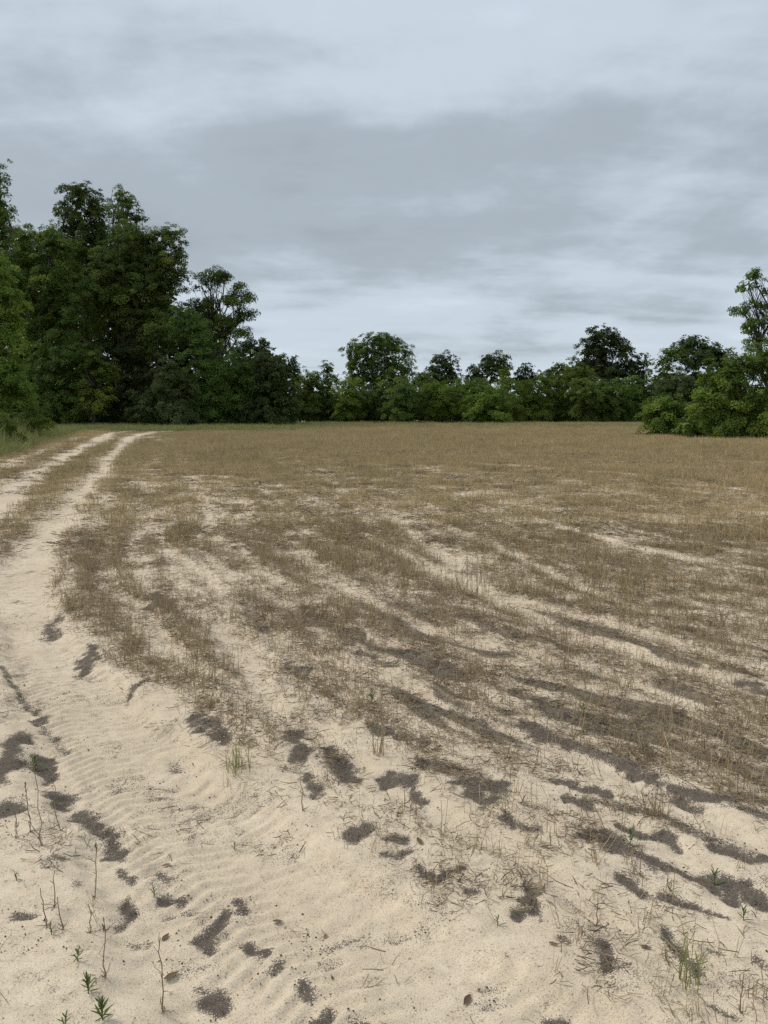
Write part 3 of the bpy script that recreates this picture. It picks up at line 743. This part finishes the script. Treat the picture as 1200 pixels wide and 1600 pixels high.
# far woods closing the view behind the named trees: one mass
rng = np.random.default_rng(77); mb = MB(); lob = []
for px in range(-160, 1400, 21):
    dep = 128 + rng.uniform(-5, 7); top = 606 + rng.uniform(-9, 8) - (26 if px < 420 else 0)
    lob.append((W(px, (top + 655) / 2, dep), (2.2, 2.0, (655 - top) / 2 * dep / FPX)))
    lob.append((W(px + 9, 646, dep - 4), (1.9, 1.5, 1.7)))
leaf_cloud(mb, lob, .62, rng, 1.2)
tag(mb.build('distant_woods', M['dark']), 'dark far woods seen through gaps behind the field-edge trees', 'woods', kind='stuff')
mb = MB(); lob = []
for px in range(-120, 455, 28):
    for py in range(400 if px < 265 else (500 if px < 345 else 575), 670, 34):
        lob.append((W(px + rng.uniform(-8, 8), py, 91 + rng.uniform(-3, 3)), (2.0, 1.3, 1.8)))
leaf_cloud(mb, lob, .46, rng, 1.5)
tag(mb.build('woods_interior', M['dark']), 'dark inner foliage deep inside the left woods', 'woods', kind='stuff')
mb = MB(); lob = []
for px in range(-60, 452, 13):
    dd = 73.5 + rng.uniform(-1, 1.5); lob.append((W(px + rng.uniform(-4, 4), 660, dd) * [1, 1, 0] + [0, 0, .7], (.9, .9, rng.uniform(.7, 1.3))))
for px in range(462, 1100, 11):
    dd = 97 + rng.uniform(-1, 1.5); lob.append((W(px + rng.uniform(-4, 4), 660, dd) * [1, 1, 0] + [0, 0, 1.2], (1.3, 1.1, rng.uniform(1.2, 2.2))))
for px in range(1075, 1290, 14):
    dd = 44 + rng.uniform(-.6, .8); lob.append((W(px, 660, dd) * [1, 1, 0] + [0, 0, .5], (.7, .7, rng.uniform(.5, .9))))
leaf_cloud(mb, lob, .27, rng, 1.2)
tag(mb.build('undergrowth', M['oak']), 'low dark undergrowth along the foot of the woods', 'undergrowth', kind='stuff')


# ------------------------------------------------------------------ stubble, litter and grass (scattered stuff)
def blade(mb, base, h, lean, w, rng, tint, seg=2, sides=3, kink=0.0):
    a = rng.uniform(0, 2 * math.pi); d = np.array([math.cos(a), math.sin(a), 0]) * lean
    t = np.linspace(0, 1, seg + 1)
    P = np.array([base + d * h * x * x + np.array([0, 0, h * x * (1 - .35 * lean * x)]) for x in t])
    if kink: P[-1] = P[-2] + np.array([math.cos(a + 1) * h * .3, math.sin(a + 1) * h * .3, -h * .05])
    mb.tube(P, np.linspace(w, w * .55, seg + 1), sides, tint)


def template(fn, n, mat, nm):
    c = bpy.data.collections.new(nm)
    for i in range(n):
        mb = MB(); fn(mb, np.random.default_rng(i * 31 + 7)); o = bpy.data.objects.new(nm + '_piece', mb.mesh(nm, mat)); c.objects.link(o)
    return c


def tuft(n0, n1, rad, h0, h1, w, lean=.35, kinkp=.15, seg=2):
    def fn(mb, rng):
        for i in range(rng.integers(n0, n1 + 1)):
            a = rng.uniform(0, 6.283); r = rad * math.sqrt(rng.random())
            blade(mb, np.array([r * math.cos(a), r * math.sin(a), -.01]), rng.uniform(h0, h1), abs(rng.normal(0, lean)), w * rng.uniform(.7, 1.3), rng, rng.random(), seg, 3, rng.random() < kinkp)
    return fn


def litter_fn(n, rad, l0, l1, w):
    def fn(mb, rng):
        for i in range(n):
            a = rng.uniform(0, 6.283); r = rad * math.sqrt(rng.random()); b = rng.uniform(0, 6.283); L = rng.uniform(l0, l1)
            p = np.array([r * math.cos(a), r * math.sin(a), rng.uniform(.002, .012)])
            d = np.array([math.cos(b), math.sin(b), rng.uniform(-.05, .22)]) * L
            q = p + d * .5 + rng.normal(size=3) * L * .06
            ww = w * rng.uniform(.6, 1.6)
            mb.tube([p, q, p + d], [ww, ww, ww * .6], 3, rng.random())
    return fn


def crumb_fn(mb, rng):
    for i in range(7):
        p = np.array([rng.normal(0, .05), rng.normal(0, .05), .001]); s = rng.uniform(.0014, .0042)
        V = rng.normal(size=(6, 3)); V = np.array([(1, 0, 0), (-1, 0, 0), (0, 1, 0), (0, -1, 0), (0, 0, .8), (0, 0, -.8)]) * s * rng.uniform(.6, 1.4, (6, 1)) + p
        F = [(0, 2, 4), (2, 1, 4), (1, 3, 4), (3, 0, 4), (2, 0, 5), (1, 2, 5), (3, 1, 5), (0, 3, 5)]
        mb.add(V, F, rng.random())


def scatter(name, label, cat, pts, scl, coll, seed, tilt=.12, sz=None, flatrot=False):
    n = len(pts); rng = np.random.default_rng(seed)
    me = bpy.data.meshes.new(name); me.vertices.add(n); me.vertices.foreach_set('co', np.asarray(pts, np.float32).ravel())
    rot = np.stack([rng.normal(0, tilt, n), rng.normal(0, tilt, n), rng.uniform(0, 6.283, n)], 1)
    S = np.stack([scl, scl, scl if sz is None else sz], 1)
    for nm, typ, arr in (('rot', 'FLOAT_VECTOR', rot), ('scl', 'FLOAT_VECTOR', S)):
        at = me.attributes.new(nm, typ, 'POINT'); at.data.foreach_set('vector', arr.astype(np.float32).ravel())
    at = me.attributes.new('idx', 'INT', 'POINT'); at.data.foreach_set('value', rng.integers(0, len(coll.objects), n).astype(np.int32))
    o = bpy.data.objects.new(name, me); COL.objects.link(o); tag(o, label, cat, kind='stuff')
    ng = bpy.data.node_groups.new(name + '_scatter', 'GeometryNodeTree')
    ng.interface.new_socket('Geometry', in_out='INPUT', socket_type='NodeSocketGeometry')
    ng.interface.new_socket('Geometry', in_out='OUTPUT', socket_type='NodeSocketGeometry')
    N = ng.nodes.new; lk = ng.links.new
    gi, go = N('NodeGroupInput'), N('NodeGroupOutput'); ip = N('GeometryNodeInstanceOnPoints'); ci = N('GeometryNodeCollectionInfo')
    ci.inputs['Collection'].default_value = coll; ci.inputs['Separate Children'].default_value = True; ci.inputs['Reset Children'].default_value = True
    ip.inputs['Pick Instance'].default_value = True
    def na(nm, typ):
        a = N('GeometryNodeInputNamedAttribute'); a.data_type = typ; a.inputs['Name'].default_value = nm; return a.outputs['Attribute']
    lk(gi.outputs[0], ip.inputs['Points']); lk(ci.outputs[0], ip.inputs['Instance'])
    lk(na('idx', 'INT'), ip.inputs['Instance Index']); lk(na('rot', 'FLOAT_VECTOR'), ip.inputs['Rotation']); lk(na('scl', 'FLOAT_VECTOR'), ip.inputs['Scale'])
    lk(ip.outputs[0], go.inputs[0])
    md = o.modifiers.new('scatter', 'NODES'); md.node_group = ng
    return o


def candidates(y0, y1, dens, rng, half=.60, margin=1.5):
    """points spread evenly over the ground strip that the view can reach"""
    A = (y1 - y0) * (half * (y0 + y1) + 2 * margin); n = int(A * dens)
    y = np.sqrt(rng.uniform(0, 1, n) * ((y1 + margin / half) ** 2 - (y0 + margin / half) ** 2) + (y0 + margin / half) ** 2) - margin / half
    x = rng.uniform(-1, 1, n) * (half * y + margin)
    return x, y


def place(x, y):
    m = masks(x, y); return m, height(x, y, m)


rng = np.random.default_rng(3)
T_near = template(tuft(3, 7, .04, .06, .18, .0015, .32), 8, M['stem'], 'stubble_tuft')
T_single = template(tuft(1, 2, .02, .07, .18, .0014, .28, .15), 8, M['stem'], 'stubble_stem')
T_mid = template(tuft(24, 32, .26, .07, .21, .0026, .4), 6, M['stem_field'], 'stubble_patch')
T_far = template(tuft(80, 100, .75, .14, .30, .006, .25, .05, 1), 6, M['stem_field'], 'stubble_stand')
T_rank = template(tuft(10, 18, .16, .12, .34, .0026, .35, .2), 6, M['rank'], 'rank_tuft')
T_lit = template(litter_fn(13, .09, .012, .065, .0012), 8, M['litter'], 'straw_bits')
T_litm = template(litter_fn(40, .34, .04, .16, .0030), 6, M['litter'], 'straw_mat')
T_crumb = template(crumb_fn, 6, M['specks'], 'crumbs')
T_verge = template(tuft(34, 46, .30, .25, .60, .0055, .5, .1, 3), 6, M['verge'], 'verge_tuft')
T_green = template(tuft(60, 80, .6, .16, .34, .007, .35, .05, 1), 5, M['greengrass'], 'grass_stand')

# near stubble, thin towards the track
x, y = candidates(1.7, 11.5, 260, rng); m, z = place(x, y)
k = rng.random(len(x)) < np.clip((m['D'] - .30) * .85, 0, 1) * (1 - .75 * smooth(.4, .8, m['grit'])) * (1 - smooth(9, 11.5, y) * .6)
scatter('stubble', 'short dry stubble standing in the sand of the near field', 'stubble', np.stack([x, y, z], 1)[k], (.42 + .55 * m['D'] * smooth(1.5, 7, m['r']) + rng.uniform(0, .25, len(x)))[k], T_near, 1, .16)
x, y = candidates(1.7, 9, 300, rng); m, z = place(x, y)
k = rng.random(len(x)) < np.clip(m['D'] * 1.0 + .12 * smooth(.1, .7, m['u'] - .45) * smooth(2.1, 2.7, y + .3 * x) - .02, 0, 1) * (1 - .7 * smooth(.4, .8, m['grit']))
scatter('stubble_stems', 'scattered single dry stems poking out of the near sand', 'stubble', np.stack([x, y, z], 1)[k], (.4 + .6 * m['D'] + rng.uniform(0, .35, len(x)))[k], T_single, 2, .22)
x, y = candidates(8.5, 36, 17, rng); m, z = place(x, y)
k = rng.random(len(x)) < np.clip((m['D'] - .20) * 1.5, 0, 1) * smooth(8, 11, y) * (1 - m['verge'] * .8)
scatter('field_stubble', 'brown dry stubble covering the middle of the field', 'stubble', np.stack([x, y, z], 1)[k], (.50 + .40 * m['D'] + rng.uniform(-.1, .2, len(x)))[k], T_mid, 3, .06)
x, y = candidates(32, 104, 3.4, rng, .62); m, z = place(x, y)
k = rng.random(len(x)) < np.clip((m['D'] - .05) * 1.8, 0, 1) * smooth(31, 38, y) * (1 - m['verge'])
scatter('far_stubble', 'tan dry stubble stretching to the far field edge', 'stubble', np.stack([x, y, z], 1)[k], ((.65 + .35 * rng.random(len(x))) * (.35 + .65 * smooth(.6, 5, np.abs(m['u']))))[k], T_far, 4, .03)
x, y = candidates(6.5, 46, 5, rng); m, z = place(x, y)
pt = fbm(x / 2.6, y / 4.0, 3, 95)
k = (rng.random(len(x)) < np.clip((pt - .50) * 4, 0, .8)) & (m['D'] > .45)
scatter('rank_stubble', 'taller straggling stubble tufts scattered through the field', 'stubble', np.stack([x, y, z], 1)[k], rng.uniform(.5, .9, len(x))[k], T_rank, 12, .1, rng.uniform(.7, 1.35, len(x))[k])
# litter
x, y = candidates(1.7, 11, 380, rng); m, z = place(x, y)
k = rng.random(len(x)) < np.clip((m['D'] - .08) * 1.3 + .16 * smooth(0, .6, m['u'] - .45) * smooth(2.6, 4, y), 0, 1) + .008
scatter('straw_litter', 'broken straw bits lying on the near sand', 'litter', np.stack([x, y, z], 1)[k], rng.uniform(.5, 1.2, len(x))[k], T_lit, 5, .08)
x, y = candidates(9, 34, 12, rng); m, z = place(x, y)
k = rng.random(len(x)) < np.clip(m['D'] * 1.1 - .1, 0, 1)
scatter('straw_mat', 'flattened straw lying between the field stubble', 'litter', np.stack([x, y, z], 1)[k], rng.uniform(.7, 1.2, len(x))[k], T_litm, 6, .04)
x, y = candidates(1.5, 7, 620, rng); m, z = place(x, y)
k = rng.random(len(x)) < .05 + .75 * smooth(.25, .6, m['grit']) + .12 * smooth(.3, .7, m['D'])
scatter('soil_crumbs', 'tiny dark crumbs strewn over the pale sand', 'crumbs', np.stack([x, y, z], 1)[k], rng.uniform(.4, 1.3, len(x))[k], T_crumb, 7, .1)
# verge grass and far greenish strip
x, y = candidates(12, 74, 7, rng, .66); m, z = place(x, y)
k = (rng.random(len(x)) < m['verge']) & (x < 2)
tall = 1 + 2.4 * smooth(2.2, 3.6, -m['ul']) * (1 - smooth(40, 54, y)) * (.7 + m['w1'])
scatter('verge_grass', 'rank green-brown grass along the left side of the track', 'grass', np.stack([x, y, z], 1)[k], (rng.uniform(.55, 1.0, len(x)))[k], T_verge, 8, .08, (rng.uniform(.5, 1.0, len(x)) * tall)[k])
x, y = candidates(55, 96, 1.6, rng, .62); m, z = place(x, y)
k = (rng.random(len(x)) < .55 * smooth(60, 72, y)) & (x > -8)
scatter('field_edge_grass', 'greenish grass strip along the far field edge', 'grass', np.stack([x, y, z], 1)[k], (.8 + .5 * rng.random(len(x)))[k], T_green, 9, .04)


# ------------------------------------------------------------------ single plants and bits in the foreground
def gz(px, py):
    p = G(px, py); return np.array([p[0], p[1], float(height_at(p[0], p[1])[0])])


def strip_leaf(mb, base, dirv, L, w, curl, tint):
    up = np.array([0, 0, 1.]); dirv = dirv / np.linalg.norm(dirv); side = np.cross(dirv, up); side /= np.linalg.norm(side) + 1e-9
    V = []
    for t in (0, .35, .7, 1.0):
        c = base + dirv * L * t + up * (-curl * L * t * t)
        ww = w * (.5 + 1.6 * t * (1 - t) * 1.2) if t < 1 else w * .08
        V += [c - side * ww, c + side * ww]
    F = [(0, 1, 3, 2), (2, 3, 5, 4), (4, 5, 7, 6)]
    mb.add(V, F, tint)


def green_weed(px, py, label, h=.07, nl=16, seed=0, spread=.8):
    rng = np.random.default_rng(seed); h *= .85; o = empty('green_weed', gz(px, py)); tag(o, label, 'weed', 'small green weeds on the sand')
    st = MB(); P = limb(st, (0, 0, -.015), (rng.normal(0, .006), rng.normal(0, .006), h * .75), .0018, .0010, rng, 4, .02, 5); st.build('stem', M['weed'], o)
    for i in range(nl):
        lf = MB(); t = i / nl; a = i * 2.4 + rng.uniform(-.3, .3); b = P[0] * 0 + np.array([P[-1][0] * t, P[-1][1] * t, h * .75 * t + .004])
        el = .35 + 1.0 * t + rng.normal(0, .15)
        strip_leaf(lf, b, np.array([math.cos(a) * spread, math.sin(a) * spread, math.tan(min(el, 1.3)) * spread]), h * rng.uniform(.5, .8) * (1 - .35 * t), .0035 * h / .07, rng.uniform(.05, .3), rng.uniform(.2, .95))
        lf.build('leaf', M['weed'], o)
    return o


WEEDS = [
    (55, 1188, 'largest upper-left green weed sprouting from the dark grit patch', .085, 22), (366, 1305, 'lone low green weed in the middle of the sand track', .04, 12),
    (240, 1380, 'small green weed among dark patches left of the track', .045, 10), (27, 1378, 'small green weed near the left edge below the tall dead stalk', .04, 10),
    (82, 1462, 'narrow green weed at the foot of thin bare stems at lower left', .05, 9), (120, 1504, 'upper green weed of the lower-left corner row', .055, 14),
    (140, 1552, 'bushy green weed in the middle of the lower-left corner row', .065, 18), (160, 1592, 'bushiest green weed at the bottom of the lower-left corner row', .075, 22),
    (100, 1606, 'green weed cut by the bottom edge, lower left corner', .05, 12), (780, 1447, 'tiny green weed beside a dark patch right of the track', .045, 6),
    (716, 1600, 'green weed at the bottom edge of the sand, centre right', .06, 8), (587, 1298, 'tiny green weed beside two dark crescents in the sand', .035, 6),
    (910, 1118, 'bright green weed low in the stubble, right of centre', .07, 14), (986, 1322, 'upright yellow-green weed on the dark streak at right', .08, 9),
    (1117, 1372, 'green weed on the dark streak near the right edge', .075, 10), (580, 1100, 'yellow-green weed in the stubble, centre', .09, 12), (1050, 1392, 'low green weed tuft on the sand between dark streaks', .045, 12), (1162, 1440, 'bent green weed near the right edge', .06, 9)]
for i, (px, py, lb, h, nl) in enumerate(WEEDS): green_weed(px, py, lb, h, nl, 300 + i)


def dead_stalk(px, py, top_px, label, seed, nb=4, head=True, lean=0.0):
    """top_px: height of the stalk in photo pixels at its distance"""
    rng = np.random.default_rng(seed); b = gz(px, py); dist = math.hypot(b[1], CAM_H); h = top_px * dist / FPX * 1.12
    o = empty('dead_weed_stalk', b); tag(o, label, 'dead weed', 'dead weed stalks on the sand')
    st = MB(); P = limb(st, (0, 0, -.02), (lean * h, rng.normal(0, .03) * h, h), .0021, .0011, rng, 6, .018, 5); st.build('stem', M['stalk'], o)
    for i in range(nb):
        br = MB(); s = P[rng.integers(1, 6)]; a = rng.uniform(0, 6.28); L = h * rng.uniform(.12, .32)
        limb(br, s, s + np.array([math.cos(a) * L * .7, math.sin(a) * L * .4, L * rng.uniform(.1, .9)]), .0012, .0006, rng, 3, .06, 4); br.build('twig', M['stalk'], o)
    if head:
        hd = MB()
        for i in range(9):
            t = rng.uniform(.82, 1.0); a = rng.uniform(0, 6.28); strip_leaf(hd, P[-1] * t, np.array([math.cos(a) * .35, math.sin(a) * .35, 1.0]), .018, .0022, .1, rng.random())
        hd.build('seed_head', M['stalk'], o)
    # fallen debris at its foot
    for i in range(4):
        ft = MB(); a = rng.uniform(0, 6.28); L = h * rng.uniform(.15, .35)
        limb(ft, (0, 0, .004), (math.cos(a) * L, math.sin(a) * L * .8, rng.uniform(.002, .02)), .0014, .0007, rng, 4, .10, 4); ft.build('root_twig', M['stalk'], o)


STALKS = [
    (66, 1322, 118, 'tallest dead stalk at lower left with a feathery tip', 6, True, -.05), (48, 1302, 65, 'dead stalk with brown tip just left of the tallest one', 4, True, -.03),
    (95, 1288, 68, 'bent bare stalk right of the tallest dead stalk', 3, False, -.12), (26, 1310, 32, 'short dead stalk at the left edge', 3, False, .0),
    (147, 1394, 72, 'single dead stalk with a dark seed tip and fallen stems at its foot', 4, True, .08), (86, 1418, 48, 'thin bare stem with no branches, left of a slim pair', 1, False, .03),
    (74, 1450, 50, 'left stem of a slim leaning pair at lower left', 2, False, -.12), (98, 1452, 44, 'right stem of a slim leaning pair at lower left', 2, False, -.10),
    (142, 1450, 38, 'forked short dead stalk in front of the seed-tipped one', 5, False, -.06), (163, 1526, 72, 'dark dead stalk leaning in the lower left corner', 2, True, .04),
    (256, 1566, 95, 'thin pale dead stalk standing alone left of the bottom dark patches', 5, False, -.02), (474, 1268, 46, 'pair-like short thick stalk at the stubble edge', 2, False, -.06),
    (1158, 1576, 50, 'short dead stalk at the bottom right corner', 4, False, .02), (1000, 1366, 40, 'dry stalk between dark streaks at right', 3, False, .03), (933, 1442, 40, 'dry twiggy stalk on the sand right of centre', 5, False, -.02)]
for i, (px, py, tp, lb, nb, hd, ln) in enumerate(STALKS): dead_stalk(px, py, tp, lb, 500 + i, nb, hd, ln)


def grass_clump(px, py, hpx, n, rad, label, seed, mat='verge'):
    rng = np.random.default_rng(seed); b = gz(px, py); h = hpx * math.hypot(b[1], CAM_H) / FPX * 1.12
    o = empty('grass_clump', b); tag(o, label, 'grass', 'grass clumps in the foreground')
    for i in range(n):
        mb = MB(); a = rng.uniform(0, 6.28); r = rad * math.sqrt(rng.random())
        blade(mb, np.array([r * math.cos(a), r * math.sin(a), -.01]), h * rng.uniform(.45, 1.05), abs(rng.normal(0, .3)), .0017, rng, rng.random(), 4, 3, rng.random() < .15)
        mb.build('blade', M[mat], o)


grass_clump(1078, 1530, 90, 16, .04, 'tall greenish grass clump on the dark patch at bottom right', 700)
grass_clump(1022, 1276, 44, 26, .05, 'dense brown stubble clump beside the long dark streaks', 701, 'stem')
grass_clump(372, 1205, 50, 26, .06, 'greenish brown grass clump at the left stubble edge', 702)
grass_clump(592, 1180, 62, 14, .03, 'upright brown grass clump between dark patches, centre', 703, 'stem')
grass_clump(738, 925, 60, 40, .16, 'taller brown grass clump beside the old wheel line', 704, 'stem')
grass_clump(1185, 1575, 40, 14, .05, 'thin twiggy grass clump in the bottom right corner', 705, 'stem')


def dead_leaf(px, py, L, label, seed, curl=.35):
    rng = np.random.default_rng(seed); b = gz(px, py); n = 6; V = []; a = rng.uniform(0, 6.28)
    ca, sa = math.cos(a), math.sin(a)
    for i in range(n + 1):
        t = i / n; w = L * .2 * math.sin(math.pi * min(.97, max(.05, t)) ** .8)
        for s in (-1, 0, 1):
            lx, ly, lz = (t - .5) * L, s * w, abs(s) * w * .7 + curl * L * (t - .5) ** 2 + .002
            V.append((lx * ca - ly * sa, lx * sa + ly * ca, lz))
    F = []
    for i in range(n):
        for s in range(2): k0 = i * 3 + s; F.append((k0, k0 + 1, k0 + 4, k0 + 3))
    mb = MB(); mb.add(V, F, rng.random()); o = mb.build('dead_leaf', M['deadleaf'], None, True, tuple(b)); tag(o, label, 'leaf', 'dead leaves on the sand')


for i, (px, py, L, lb) in enumerate([
    (434, 1418, .035, 'curled brown dead leaf pair-mate on the open track sand'), (508, 1438, .026, 'small upright brown dead leaf on the open track sand, centre'), (258, 1441, .04, 'dark curled dead leaf left of the large dark patch'),
    (268, 1500, .05, 'long dark bark sliver on the sand left of the bottom patches'), (655, 1316, .05, 'dark curled dead leaf right of the dark crescents'), (1010, 1476, .035, 'small dead leaf beside the dark patch at lower right'),
    (865, 1480, .03, 'little brown dead leaf below the small dark spot, right'), (730, 1540, .045, 'flat brown dead leaf near the bottom, right of centre'), (258, 1335, .035, 'dead leaf on the track sand beside the dark strip')]):
    dead_leaf(px, py, L, lb, 900 + i)
